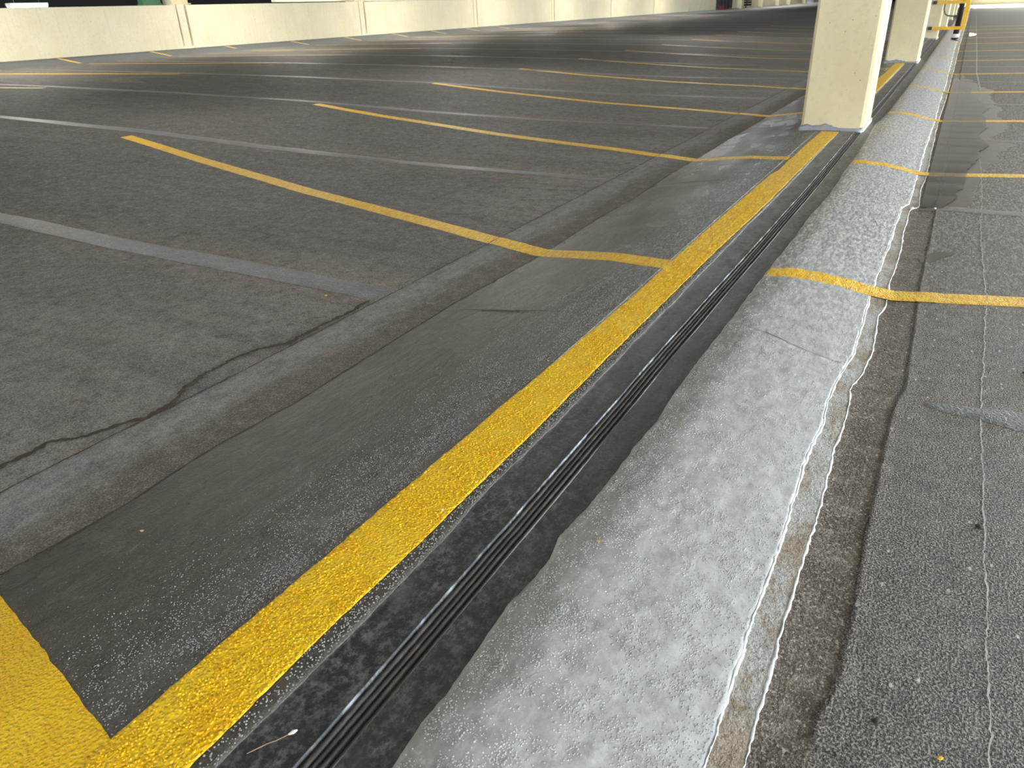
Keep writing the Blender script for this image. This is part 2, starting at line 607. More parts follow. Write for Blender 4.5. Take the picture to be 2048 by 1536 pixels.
def mat_concrete(name, c1, c2, streak=0.0, pits=1.0):
    g = G(name)
    n1 = g.noise(1.3, 5, .6)
    n2 = g.noise(22, 4, .6)
    base = g.mix(g.mr(n1, .3, .7), c1, c2)
    base = g.mix(g.math('MULTIPLY', g.mr(n2, .5, .75), .18), base, S(150, 138, 108))
    v = g.vor(24, g.vec(1, 1, 1))
    sc = g.n('ShaderNodeSeparateColor'); g.put(sc.inputs[0], v.outputs['Color'])
    pit = g.math('MULTIPLY', g.mr(v.outputs['Distance'], .13, .06), g.mr(sc.outputs[0], .72, .75))
    v2 = g.vor(70)
    sc2 = g.n('ShaderNodeSeparateColor'); g.put(sc2.inputs[0], v2.outputs['Color'])
    pit2 = g.math('MULTIPLY', g.mr(v2.outputs['Distance'], .16, .08), g.mr(sc2.outputs[0], .86, .88))
    allp = g.math('MULTIPLY', g.math('MAXIMUM', pit, pit2), pits)
    base = g.mix(g.math('MULTIPLY', allp, .55), base, S(96, 86, 62))
    nrm = g.bump(g.math('SUBTRACT', 1.0, allp), .006, .8, g.bump(n2, .006, .35))
    if streak > 0:
        st = g.noise(12, 4, .65, g.vec(1, 1.0, .06))
        base = g.mix(g.math('MULTIPLY', g.mr(st, .5, .72), streak), base, S(176, 164, 132))
        sw = g.noise(1.1, 4, .6, g.vec(1, .5, 1.4), 2.0)
        base = g.mix(g.math('MULTIPLY', g.mr(sw, .55, .7), streak * .6), base, S(238, 230, 200))
        nrm = g.bump(st, .008, .4, nrm)
    return g.finish(base, .62, nrm, .35)


def mat_plain(name, c, rough=.5, metal=0.0, nscale=20, var=.25, c2=None, bump=.002):
    g = G(name)
    n = g.noise(nscale, 4, .6)
    c2 = c2 or tuple(min(1, q * .72) for q in c[:3]) + (1,)
    base = g.mix(g.mr(n, .4, .75, 0, var * 2), c, c2)
    return g.finish(base, rough, g.bump(n, bump, .5), .5, metal)


def mat_guard():
    g = G('chipped_yellow_steel')
    n = g.noise(26, 5, .7)
    base = g.mix(g.mr(g.noise(4, 3, .6), .3, .7), S(232, 184, 44), S(214, 162, 30))
    base = g.mix(g.mr(n, .60, .66), base, S(74, 48, 30))
    return g.finish(base, .45, g.bump(n, .003, .5), .5)


def mat_water():
    g = G('shallow_water')
    fr = g.n('ShaderNodeFresnel'); fr.inputs[0].default_value = 1.33
    nrm = g.bump(g.noise(5, 2, .5), .0006, .25)
    g.put(fr.inputs['Normal'], nrm)
    tr = g.n('ShaderNodeBsdfTransparent'); tr.inputs[0].default_value = (.90, .88, .85, 1)
    gl = g.n('ShaderNodeBsdfGlossy'); gl.inputs['Roughness'].default_value = .03
    g.put(gl.inputs['Normal'], nrm)
    mx = g.n('ShaderNodeMixShader')
    g.put(mx.inputs[0], fr.outputs[0]); g.put(mx.inputs[1], tr.outputs[0]); g.put(mx.inputs[2], gl.outputs[0])
    g.t.links.new(mx.outputs[0], g.out.inputs[0])
    return g.m


def mat_emit(name, c, s):
    g = G(name)
    return g.finish(S(240, 240, 235), .5, None, .3, 0, 0, c, s)


M = dict(
    deck=mat_deck(), gutter=mat_gutter(), slab=mat_slab(), yellow=mat_yellow(), stripe=mat_yellow('yellow_stall_paint', .35, .8),
    faded=mat_yellow('faded_stall_paint', .8, .6), black=mat_black(), rubber=mat_rubber(), lip=mat_lip(), ramp=mat_ramp(),
    band=mat_edgeband(), white=mat_lipwhite(), brown=mat_brown(), right=mat_right(), seal=mat_seal(),
    column=mat_concrete('cream_painted_concrete', S(200, 188, 152), S(214, 203, 168)),
    parapet=mat_concrete('cream_broomed_concrete', S(230, 221, 188), S(238, 230, 200), .14, .5),
    ceiling=mat_plain('ceiling_concrete', S(232, 229, 220), .8, 0, 3, .15),
    slabgrey=mat_plain('slab_grey_bead', S(146, 147, 145), .2, 0, 60, .2),
    cove=mat_plain('grey_base_sealant', S(138, 142, 148), .5, 0, 40, .4),
    covegrey=mat_plain('grey_parapet_cove', S(92, 96, 98), .6, 0, 9, .3, S(74, 76, 76)), farwall=mat_plain('far_cream_wall', S(150, 136, 104), .8, 0, 3, .2),
    creasegrey=mat_plain('grey_crease', S(150, 149, 146), .6, 0, 40, .5),
    guard=mat_guard(), pipe=mat_plain('black_iron_pipe', S(34, 31, 30), .4, 0, 18, .3),
    whiteband=mat_plain('white_pipe_band', S(222, 222, 218), .5, 0, 18, .2),
    conduit=mat_plain('grey_conduit', S(110, 108, 108), .45, 0, 18, .2),
    dark=mat_plain('shade_black', S(20, 20, 21), .9), crack=mat_plain('brown_silt_crack', S(58, 47, 32), .7, 0, 40, .5, S(80, 68, 50)),  # dark: shade of unlit places put into the colour
    groove=mat_plain('dark_groove', S(52, 48, 44), .6, 0, 30, .4), chalk=mat_plain('pale_crack_filler', S(196, 194, 190), .7, 0, 60, .45, S(150, 146, 142), .003),
    damp=mat_plain('damp_deck_stain', S(82, 75, 69), .3, 0, 14, .4, S(62, 57, 53)), water=mat_water(),
    green=mat_plain('green_painted_steel', S(34, 92, 52), .5), louver=mat_plain('grey_louver', S(70, 68, 66), .6),
    red=mat_plain('red_paint', S(168, 60, 62), .6), cage=mat_plain('grey_mesh_steel', S(74, 76, 84), .6),
    stone=mat_plain('tan_stone', S(196, 158, 126), .7, 0, 300, .3), palestone=mat_plain('pale_stone', S(218, 214, 206), .7, 0, 300, .3),
    grit=mat_plain('black_grit', S(38, 32, 28), .6, 0, 300, .3), fleck=mat_plain('yellow_paint_chip', S(220, 178, 48), .5, 0, 300, .2),
    lamp=mat_emit('added_lamp_tube', (1, .95, .86, 1), 55.0), lampb=mat_emit('lamp_tube_bright', (1, .96, .9, 1), 34.0), housing=mat_plain('white_lamp_housing', S(220, 220, 216), .5),
)

# ---------------------------------------------------------------- boundaries of the strips, measured in metres (x, y)
Y0 = -2.5
fYL = table([(-.95, .36), (-.95, .5), (-.943, .9), (-.938, 1.4), (-.925, 1.9), (-.918, 2.4), (-.918, 3.2), (-.914, 4.2), (-.912, 4.92), (-.894, 5.05), (-.896, 5.9), (-.888, 6.8)], .0022, (7, 40, 120), 3)
fYR = table([(-.799, .36), (-.801, .65), (-.794, .95), (-.789, 1.4), (-.789, 2.3), (-.784, 3.2), (-.772, 3.8), (-.765, 4.7), (-.765, 5.55), (-.753, 6.7)], .0016, (7, 40, 120), 8)
fBL = table([(-.763, .45), (-.756, .7), (-.757, .94), (-.764, 1.23), (-.753, 1.5), (-.753, 1.85), (-.761, 2.1), (-.755, 2.5), (-.755, 3.1), (-.757, 3.7), (-.75, 4.6), (-.755, 6.6)], .0025, (6, 28, 90), 13)
fJL = table([(-.66, .4), (-.66, 2.2), (-.652, 3.0), (-.648, 3.6), (-.640, 4.5), (-.640, 6.0), (-.64, 30)], .0008, (3, 12, 60), 17)
fJR = lambda y: fJL(y) + .052 + .0015 * vnoise1(y, 4, 23)
fRL = table([(-.531, .5), (-.537, .6), (-.531, .65), (-.536, .76), (-.541, .87), (-.529, 1.03), (-.543, 1.1), (-.534, 1.2), (-.526, 1.35), (-.527, 1.5), (-.517, 1.65), (-.527, 1.78), (-.530, 1.95), (-.526, 2.2), (-.521, 3.1), (-.514, 3.4), (-.513, 4.0), (-.497, 4.5), (-.497, 4.8), (-.507, 5.2), (-.503, 5.7), (-.517, 6.6), (-.530, 7.4), (-.501, 8.1), (-.482, 10.8), (-.478, 14), (-.482, 22)], .0018, (11, 36, 110), 29)
fE1 = table([(-.129, .77), (-.133, .95), (-.133, 1.1), (-.133, 1.3), (-.137, 1.5), (-.140, 1.76), (-.134, 1.91), (-.139, 2.06), (-.135, 2.22), (-.114, 2.46), (-.124, 2.92), (-.126, 3.32), (-.118, 3.78), (-.12, 4.15), (-.122, 4.58), (-.094, 4.70), (-.095, 5.2), (-.094, 5.75), (-.1, 6.6), (-.094, 8.2), (-.105, 9.5), (-.098, 11.6), (-.115, 13.4), (-.130, 16.4), (-.148, 19), (-.15, 22)], .0020, (6, 30, 95), 37)
fE2 = table([(-.076, .81), (-.081, .95), (-.081, 1.2), (-.081, 1.4), (-.082, 1.69), (-.088, 1.83), (-.084, 1.95), (-.087, 2.11), (-.094, 2.2), (-.072, 2.32), (-.066, 2.5), (-.076, 2.87), (-.063, 3.01), (-.072, 3.26), (-.066, 3.64), (-.070, 3.86), (-.079, 4.26), (-.083, 4.60), (-.040, 4.68), (-.055, 5.14), (-.041, 5.52), (-.045, 5.8), (-.056, 6.7), (-.066, 8.2), (-.055, 9.7), (-.055, 11.1), (-.06, 14.7), (-.077, 20.3), (-.077, 60)], .0024, (7, 34, 110), 43)
fBR = table([(.010, .7), (.010, .95), (.030, 1.06), (.031, 1.2), (.028, 1.5), (.028, 2.01), (.034, 2.19), (.050, 2.28), (.048, 2.6), (.042, 3.3), (.045, 4.6), (.04, 60)], .0022, (6, 24, 70), 51)
fVU = table([(-1.957, .5), (-1.955, 1.03), (-1.94, 1.5), (-1.940, 5)], .004, (2, 9, 40), 59)
fVL = table([(-1.63, .5), (-1.618, .8), (-1.635, 1.1), (-1.612, 1.4), (-1.635, 2.3), (-1.60, 3.1), (-1.62, 3.8), (-1.6, 4.3), (-1.625, 5.1), (-1.6, 12)], .003, (2, 9, 40), 67)

# ---------------------------------------------------------------- structure: floor
floor = tag(empty('floor'), 'grey coated parking deck with gutter, sealed joints and stains', None, None, 'structure')
FL, FR = -18.34, 8.6
XL = np.concatenate([np.linspace(-18.34, -6, 40), np.linspace(-5.7, -2.3, 20)])


def grid(name, xs, ys, zfun, mat, parent):
    X, Yy = np.meshgrid(np.asarray(xs), np.asarray(ys))
    V = np.stack([X, Yy, zfun(X, Yy)], -1).reshape(-1, 3)
    k = len(xs); n = len(ys)
    a = (np.arange(n - 1)[:, None] * k + np.arange(k - 1)[None, :]).ravel()
    return mesh_np(name, V, np.stack([a, a + 1, a + k + 1, a + k], 1), mat, parent, True)


def deckz(X, Yy):
    return Zs(X) + .004 * (vnoise2(X, Yy, 1.1, 1.3, 5) - .5) * np.clip((-1.9 - X) / .6, 0, 1)


ydeck = np.concatenate([np.arange(BACK_Y, 12, .25), np.arange(12, 40, 1.0), np.linspace(40, 118, 30)])
deck_coating = grid('deck_coating', np.concatenate([XL, [-2.1, -1.93]]), ydeck, deckz, M['deck'], floor)
gutter_band = strip('gutter_band', fVU, fVL, Y0, 118, 14, M['gutter'], floor, .0015,
      lambda t, X, Yy: .003 * vnoise2(X, Yy, 20, 4, 3) * np.clip(6 * t, 0, 1) * np.clip(6 * (1 - t), 0, 1) + .002 * np.clip((t - .7) / .3, 0, 1), rate=.014)
sloped_slab = strip('sloped_slab', lambda y: fVL(y) - .004, -.93, Y0, 118, 22, M['slab'], floor, .0035,
      lambda t, X, Yy: slabn(X, Yy), rate=.014)
line_bed = strip('line_bed', -.935, fBL, Y0, FAR_Y, 10, M['slab'], floor, .0020, lambda t, X, Yy: .002 * np.clip((X + .775) / .015, 0, 1), rate=.014, edge=.003)
strip('stain_strip', -.10, fBR, Y0, FAR_Y, 6, M['brown'], floor, .001, None, rate=.014)
granular_deck = grid('granular_deck', np.concatenate([[-.02, .0], np.linspace(.06, 2, 20), np.linspace(2.5, FR, 12)]), ydeck[ydeck <= 66.5],
     lambda X, Yy: Zs(X) + .0025 * np.clip((X - .02) / .03, 0, 1), M['right'], floor)
# the raised rim where the granular coating stops short of the stained strip
strip('coating_rim', lambda y: fBR(y) - .002, lambda y: fBR(y) + .05, .9, FAR_Y, 6, M['right'], floor, .0022,
      lambda t, X, Yy: .0022 * np.clip(1 - t, 0, 1) ** 2, rate=.014, edge=.004)

strip('parapet_cove', -18.34, lambda y: -17.62 + .02 * vnoise1(y, .6, 3), BACK_Y, 66, 8, M['covegrey'], floor, .004, None, rate=.02)
# sealed joints across both decks, one object each
for k in range(-1, 14):
    yc = SEAL0 + PITCH * k
    if yc < .5:
        continue
    xs = np.concatenate([np.linspace(-17.5, -6, 38), np.linspace(-5.8, -1.70, 60)])
    wob = .006 * vnoise1(xs, 3.0, 70 + k) + .003 * vnoise1(xs, 14, 90 + k)
    w = .064 + .016 * vnoise1(xs, .9, 110 + k) + .004 * vnoise1(xs, 20, 130 + k)
    taper = np.clip((-1.68 - xs) / .25, .15, 1)
    cen = yc + wob + .012 * (xs + 1.7) * .3
    V, F = [], []
    for i, xx in enumerate(xs):
        for j, q in enumerate((-1, -.6, 0, .6, 1)):
            V.append((xx, cen[i] + q * w[i] * taper[i], float(deckz(xx, cen[i] + q * w[i])) + (.0012 + .0022 * (1 - q * q))))
    for i in range(len(xs) - 1):
        for j in range(4):
            a = i * 5 + j
            F.append((a, a + 5, a + 6, a + 1))
    mesh_np('sealant_strip', V, F, M['seal'], deck_coating, True)
    # shallow groove carried on over the sloped slab
    if k < 6:
        xs2 = np.linspace(-1.56, -1.16, 24)
        V, F = [], []
        for i, xx in enumerate(xs2):
            yy = yc - .03 + .01 * vnoise1(xx, 7, 9 + k)
            hw = .006 * math.sin(math.pi * (i + .3) / 24.5) ** .6
            for q in (-1, 1):
                V.append((xx, yy + q * hw, float(Zs(xx)) + .0062))
        for i in range(len(xs2) - 1):
            F.append((2 * i, 2 * i + 2, 2 * i + 3, 2 * i + 1))
        mesh_np('slab_groove', V, F, M['groove'], sloped_slab, True)
    # right-hand deck
    xs3 = np.concatenate([np.linspace(.11 if k == 0 else .0, 1.5, 50), np.linspace(1.6, 8.3, 20)])
    cen = yc - .09 + .02 * k * 0 + .008 * vnoise1(xs3, 4, 200 + k) + (.03 if k else 0)
    w = .045 + .014 * vnoise1(xs3, 3, 220 + k) + .008 * vnoise1(xs3, 22, 240 + k)
    if k == 0:
        w = w * np.clip((xs3 - .1) / .08, .2, 1) + .02 * np.clip((xs3 - .24) / .05, 0, 1)
    V, F = [], []
    for i, xx in enumerate(xs3):
        for q in (-1, -.6, 0, .6, 1):
            V.append((xx, cen[i] + q * w[i] + .008 * float(vnoise1(xx, 18, 33 + k + int(q * 10))), -.076 + .0025 + .0006 + .0018 * (1 - q * q)))
    for i in range(len(xs3) - 1):
        for j in range(4):
            a = i * 5 + j
            F.append((a, a + 5, a + 6, a + 1))
    mesh_np('sealant_strip', V, F, M['seal'], granular_deck, True)


def ribbon(name, pts, w, mat, parent, dz=.002, jag=.004, seed=1, sub=.006, zf=None):
    """thin crack line through (x, y) points with ragged edges"""
    P = np.array(pts, dtype=float)
    d = np.concatenate([[0], np.cumsum(np.hypot(*np.diff(P, axis=0).T))])
    n = max(8, int(d[-1] / sub)); n = min(n, 1600)
    s = np.linspace(0, d[-1], n)
    X = np.interp(s, d, P[:, 0]); Yy = np.interp(s, d, P[:, 1])
    tx = np.gradient(X); ty = np.gradient(Yy); ln = np.hypot(tx, ty) + 1e-9
    nx, ny = -ty / ln, tx / ln
    off = jag * .8 * vnoise1(s, 22, seed) + jag * .5 * vnoise1(s, 80, seed + 3) + jag * .35 * vnoise1(s, 190, seed + 5)
    ww = w * (1 + .5 * vnoise1(s, 45, seed + 7)) * np.clip(np.minimum(s, d[-1] - s) / .05, .15, 1)
    A = np.stack([X + nx * (off - ww), Yy + ny * (off - ww)], 1)
    B = np.stack([X + nx * (off + ww), Yy + ny * (off + ww)], 1)
    zf = zf or (lambda x: Zs(x))
    V = np.zeros((2 * n, 3))
    V[0::2, :2] = A; V[1::2, :2] = B
    V[:, 2] = zf(V[:, 0]) + dz
    a = np.arange(n - 1) * 2
    F = np.stack([a, a + 2, a + 3, a + 1], 1)
    return mesh_np(name, V, F, mat, parent)


ribbon('pale_crack', [(.257, -1), (.258, .98), (.26, 1.11), (.256, 1.26), (.258, 1.38), (.254, 1.54), (.256, 1.9), (.25, 2.08), (.25, 2.28), (.263, 2.66), (.267, 2.96), (.275, 3.29), (.27, 3.52), (.262, 3.93), (.258, 4.43), (.27, 4.9), (.268, 5.91), (.254, 6.71)], .0014, M['chalk'], granular_deck, .0036, .0035, 5, .004)
ribbon('pale_crack', [(.29, 11.0), (.282, 11.45), (.244, 13.55), (.255, 18.25), (.247, 26.8), (.25, 45)], .006, M['chalk'], granular_deck, .0036, .006, 8, .03)
ribbon('silt_crack', [(-2.16, .55), (-2.088, .75), (-2.074, .83), (-2.083, .89), (-2.021, .97), (-1.993, 1.07), (-1.956, 1.12), (-1.958, 1.21), (-2.016, 1.31), (-2.042, 1.44), (-2.048, 1.56), (-2.02, 1.65), (-1.962, 1.73), (-1.972, 1.88), (-1.958, 2.07), (-1.982, 2.22)], .0085, M['crack'], deck_coating, .0042, .007, 14, .005)
ribbon('gutter_seam', [(-1.958, -1), (-1.957, .68), (-1.955, 1.03), (-1.94, 1.5), (-1.94, 5), (-1.94, 14)], .0022, M['groove'], gutter_band, .0045, .003, 21, .01)
ribbon('gutter_seam', [(float(fVL(np.array([q]))[0]) - .004, q) for q in np.arange(.4, 12, .05)], .002, M['groove'], gutter_band, .0048, .002, 25, .01)

# ---------------------------------------------------------------- ceiling (double tees) and walls
cm = MB()
cm.box(-18.4, RIGHT_X, BACK_Y, FARL_Y, CEIL_Z, CEIL_Z + .2)
yy = BACK_Y + .6
while yy < FARL_Y:
    cm.box(-18.4, RIGHT_X, yy - .08, yy + .08, CEIL_Z - .5, CEIL_Z + .02)
    yy += PITCH / 2
cm.box(-1.15, -.5, BACK_Y, FARL_Y, CEIL_Z - .62, CEIL_Z)
ceil = cm.build('ceiling', M['ceiling'])
tag(ceil, 'pale concrete double-tee ceiling above the deck', None, None, 'structure')

wl = tag(empty('wall_left', (-18.34, 0, .32)), 'cream broom-finished concrete parapet wall with grooved pilaster joints', None, None, 'structure')


def child(o, root):
    o.parent = root
    o.matrix_parent_inverse = Matrix.Translation(root.location).inverted()
    return o


panel_mesh = {}
JY = [14.68 + 7.4 * k for k in range(-4, 7)]
for i in range(len(JY)):
    y0 = JY[i] + .165
    y1 = JY[i] + 7.4 - .165 if i < len(JY) - 1 else 66.8
    b = MB().box(-18.60, -18.33, y0, y1, .2, 1.385, .012)
    child(b.build('wall_panel', M['parapet']), wl)
    b = MB().box(-18.62, -18.345, JY[i] - .118, JY[i] + .118, .2, 1.40, .01)
    child(b.build('pilaster', M['parapet']), wl)
b = MB().box(-18.62, -18.47, JY[0] - 7, 66.8, .15, 1.37)
child(b.build('joint_backing', M['parapet']), wl)
# end bays beyond the parapet: wall with pilasters
b = MB().box(-18.7, -18.34, 71.6, FARL_Y - 10.6, .2, 1.6)
child(b.build('rear_wall', M['parapet']), wl)
for yq in (74.0, 82.3, 90, 96, 105.8):
    b = MB().box(-18.4, -17.9, yq - .35, yq + .35, .2, 1.6, .03)
    child(b.build('pilaster', M['parapet']), wl)

wf = tag(empty('wall_far', (0, FAR_Y, 0)), 'cream wall closing the right-hand deck with bright white kerb', None, None, 'structure')
child(MB().box(-.15, RIGHT_X, FAR_Y, FAR_Y + .2, -.1, 1.3).build('wall_panel', M['farwall']), wf)
child(MB().box(-.15, RIGHT_X, FAR_Y - .3, FAR_Y, -.1, .10, .03).build('kerb', M['parapet']), wf)
wb = tag(empty('wall_end', (-9, FARL_Y, 0)), 'near-black panels standing in for the shaded opening at the far end of the left deck', None, None, 'structure')
child(MB().box(-19, .2, FARL_Y, FARL_Y + .3, -.2, 3.2).build('shade_panel', M['dark']), wb)  # black panel stands for the unlit depth of the opening
child(MB().box(-.15, .2, FAR_Y + .25, FARL_Y, -.2, 3.2).build('added_shade_return', M['dark']), wb)
child(MB().box(-19.2, -19.0, 104, FARL_Y + .3, -.2, 3.2).build('added_shade_return', M['dark']), wb)  # black returns added to block bright sky beside the end wall
wr = MB().box(RIGHT_X, RIGHT_X + .2, BACK_Y, FAR_Y, -.1, .35).build('wall_right', M['parapet'])  # kept low and set close to let in more daylight
tag(wr, 'unseen cream parapet on the right, lowered to kerb height to admit light', None, None, 'structure')
ws = MB().box(RIGHT_X, RIGHT_X + .2, BACK_Y, OPEN_Y, .35, CEIL_Z).build('light_block_wall', M['parapet'])  # added out of view so light comes from the front right
tag(ws, 'unseen cream wall added on the right to block light from behind the camera', None, None, 'structure')
wk = MB().box(-18.6, RIGHT_X, BACK_Y - .2, BACK_Y, -.1, .85).build('wall_back', M['parapet'])
tag(wk, 'cream parapet across the open near end', None, None, 'structure')

# neighbouring level behind the parapet, its shade painted as near-black surfaces
nbr = tag(MB().box(-32.2, -32, -8, 80, -1, 3.2).build('wall_outer', M['dark']), 'back wall of the neighbouring parking level, painted dark for shade', None, None, 'structure')
nfl = tag(MB().box(-32, -18.7, -8, 80, -1.1, -1).build('floor', M['dark']), 'floor of the neighbouring parking level, painted dark for shade', None, None, 'structure')
ncl = tag(MB().box(-32, -18.7, -8, 80, CEIL_Z - .1, CEIL_Z).build('ceiling', M['dark']), 'soffit of the neighbouring parking level, painted dark for shade', None, None, 'structure')

# ---------------------------------------------------------------- light-grey ramp strip between joint and right deck
ramp = tag(empty('ramp_strip', (-.3, 1, 0)), 'light grey beaded coating strip sloping down from the black joint to the right deck', 'ramp')


def ramp_prof(t, X, Yy):
    return .0045 * np.clip(t / .03, 0, 1) + .004 * (vnoise2(X, Yy, 22, 16, 6) - .5) * np.clip((1 - t) * 4, 0, 1) + .003 * (vnoise2(X, Yy, 60, 45, 8) - .5)


coated_slope = child(strip('coated_slope', fRL, fE1, Y0, FAR_Y, 44, M['ramp'], None, 0, ramp_prof, .010, .010, .006), ramp)
overspread_band = child(strip('overspread_band', lambda y: fE1(y) - .004, fE2, Y0, FAR_Y, 8, M['band'], None, .0022, lambda t, X, Yy: .002 * (vnoise2(X, Yy, 50, 40, 4) - .5), .010, .010, .004), ramp)
for nm, fn, wd, dz in (('inner_edge', fE1, .0034, .0036), ('outer_edge', fE2, .0032, .0022)):
    wv = lambda y, s: wd * np.clip(.85 + .6 * vnoise1(y, 16, s) + .5 * vnoise1(y, 90, s + 2) + .35 * vnoise1(y, 190, s + 4), .12, 2.2) * (1 + .05 * np.clip(y, 0, 40))
    child(strip(nm, lambda y: fn(y) - wv(y, 61), lambda y: fn(y) + wv(y, 83), Y0, 45, 4, M['white'], None, dz,
                lambda t, X, Yy: .0018 * np.sin(np.pi * t), .006, .010, .003), ramp)

for yc, xa in ((2.36, -.47), (4.62, -.49), (7.1, -.49)):
    xs4 = np.linspace(xa, -.14, 90)
    yy4 = yc + .02 * vnoise1(xs4, 5, 3) - .12 * (xs4 + .3)
    L4, R4 = fRL(yy4), fE1(yy4)
    zz4 = Zs(xs4) + ramp_prof((xs4 - L4) / (R4 - L4), xs4, yy4) + .0012
    hw4 = .0016 * (1 + .6 * vnoise1(xs4, 40, 7)) * (1 + .25 * yc)
    V = np.concatenate([np.stack([xs4, yy4 - hw4, zz4], 1), np.stack([xs4, yy4 + hw4, zz4], 1)])
    a = np.arange(89)
    c_ = mesh_np('crease', V, np.stack([a, a + 1, a + 91, a + 90], 1), M['creasegrey'], None, True)
    c_.parent = coated_slope

# ---------------------------------------------------------------- expansion joint
joint = tag(empty('expansion_joint', (-.63, 1, 0)), 'black ribbed rubber expansion joint between smooth black membrane strips', 'joint')
child(strip('membrane', lambda y: fBL(y) - .006, fJL, Y0, FAR_Y, 8, M['black'], None, -.0005, lambda t, X, Yy: -.002 * np.sin(np.pi * t) + .0015 * (vnoise2(X, Yy, 12, 6, 2) - .5), .012, .012), joint)
child(strip('membrane', fJR, lambda y: fRL(y) + .006, Y0, FAR_Y, 8, M['black'], None, -.0025, lambda t, X, Yy: -.002 * np.sin(np.pi * t) + .0015 * (vnoise2(X, Yy, 12, 6, 4) - .5), .012, .012), joint)
child(strip('groove_bed', lambda y: fJL(y) - .002, lambda y: fJR(y) + .002, Y0, FAR_Y, 4, M['dark'], None, -.022, None, .03, .02), joint)
child(strip('joint_lip', lambda y: fJL(y) - .0034, lambda y: fJL(y) + .0018 + .001 * vnoise1(y, 9, 3), Y0, FAR_Y, 6, M['lip'], None, 0, lambda t, X, Yy: .0026 * np.sin(np.pi * np.clip(t, 0, .9)) - .012 * np.clip((t - .8) / .2, 0, 1), .012, .012), joint)
for q, (c0, wd, dz) in enumerate(((.0085, .0056, -.0015), (.0205, .0054, -.004), (.0325, .0054, -.004), (.0440, .0052, -.0065))):
    child(strip('rubber_rib', lambda y: fJL(y) + c0 - wd + .001 * vnoise1(y, 3, 5 + q), lambda y: fJL(y) + c0 + wd + .001 * vnoise1(y, 3, 5 + q), Y0, FAR_Y, 6, M['rubber'], None, dz,
                lambda t, X, Yy: .0085 * (np.sqrt(np.clip(1 - (2 * t - 1) ** 2, 0, 1)) - 1) + .0006 * vnoise1(Yy, 6, 31 + q), .015, .012), joint)

# ---------------------------------------------------------------- painted lines
def line_prof(t, X, Yy):
    return .0012 * (vnoise2(X, Yy, 60, 60, 12) - .5) + .0016 * np.exp(-((X + .835 + .01 * vnoise1(Yy, 2.2, 4)) / .006) ** 2) * np.clip(vnoise1(Yy, 1.1, 9) * 2, 0, 1)


yl = strip('yellow_line', fYL, fYR, Y0, 6.78, 26, M['yellow'], None, .0052, line_prof, .008, .010, .0012)
tag(yl, 'thick glossy yellow line running beside the black joint up to the nearest column', 'line marking')
yl2 = strip('yellow_line', -.905, -.768, 7.62, 14.15, 10, M['yellow'], None, .0052, None, .03, .02, .003)
tag(yl2, 'yellow line beside the black joint between the two nearest columns', 'line marking')


def surf(x, y):
    """top of whatever coating lies at (x, y)"""
    x = np.asarray(x, dtype=float); y = np.asarray(y, dtype=float)
    z = deckz(x, y) + np.where(x < -17.55, .004, 0)
    zg = Zs(x) + .0022 + .003 * vnoise2(x, y, 20, 4, 3) * np.clip(6 * (x - fVU(y)) / (fVL(y) - fVU(y)), 0, 1)
    z = np.where(x > fVU(y) - .01, np.maximum(z, zg), z)
    z = np.where(x > fVL(y) - .012, np.maximum(zg, Zs(x) + .0035 + slabn(x, y)), z)
    z = np.where(x > fVL(y) + .02, Zs(x) + .0035 + slabn(x, y), z)
    z = np.where(x > -.935, Zs(x) + .0052, z)
    L, Rr = fRL(y), fE1(y)
    z = np.where(x > L - .01, Zs(x) + ramp_prof((x - L) / (Rr - L), x, y), z)
    z = np.where(x > fE1(y) - .01, Zs(x) + .0066, z)
    z = np.where(x > fE2(y) + .008, Zs(x) + .0035, z)
    z = np.where(x > fBR(y) - .01, Zs(x) + .0046, z)
    z = np.where(x > fBR(y) + .06, Zs(x) + .0026, z)
    return z


def stall(name, x0, x1, ya, m, w, mat, dz, seed, label, group, fade=0):
    """stripe draped across the floor: y = ya + m x"""
    n = int(abs(x1 - x0) / .015) + 2
    xs = np.linspace(x0, x1, n)
    e0 = .0016 * vnoise1(xs, 18, seed) + .0012 * vnoise1(xs, 70, seed + 1)
    e1 = .0016 * vnoise1(xs, 18, seed + 5) + .0012 * vnoise1(xs, 70, seed + 6)
    cy = ya + m * xs + .006 * vnoise1(xs, .8, seed + 9)
    k = 7
    V = np.zeros((n * k, 3))
    for j in range(k):
        t = j / (k - 1)
        yy = cy + (t - .5) * w + e0 * (1 - t) + e1 * t
        V[j::k] = np.stack([xs, yy, surf(xs, yy) + (dz if 0 < j < k - 1 else .0003)], 1)
    a = np.arange(n - 1) * k
    F = np.concatenate([np.stack([a + j, a + k + j, a + k + 1 + j, a + 1 + j], 1) for j in range(k - 1)])
    o = mesh_np(name, V, F, mat, None, True)
    return tag(o, label, 'line marking', group)


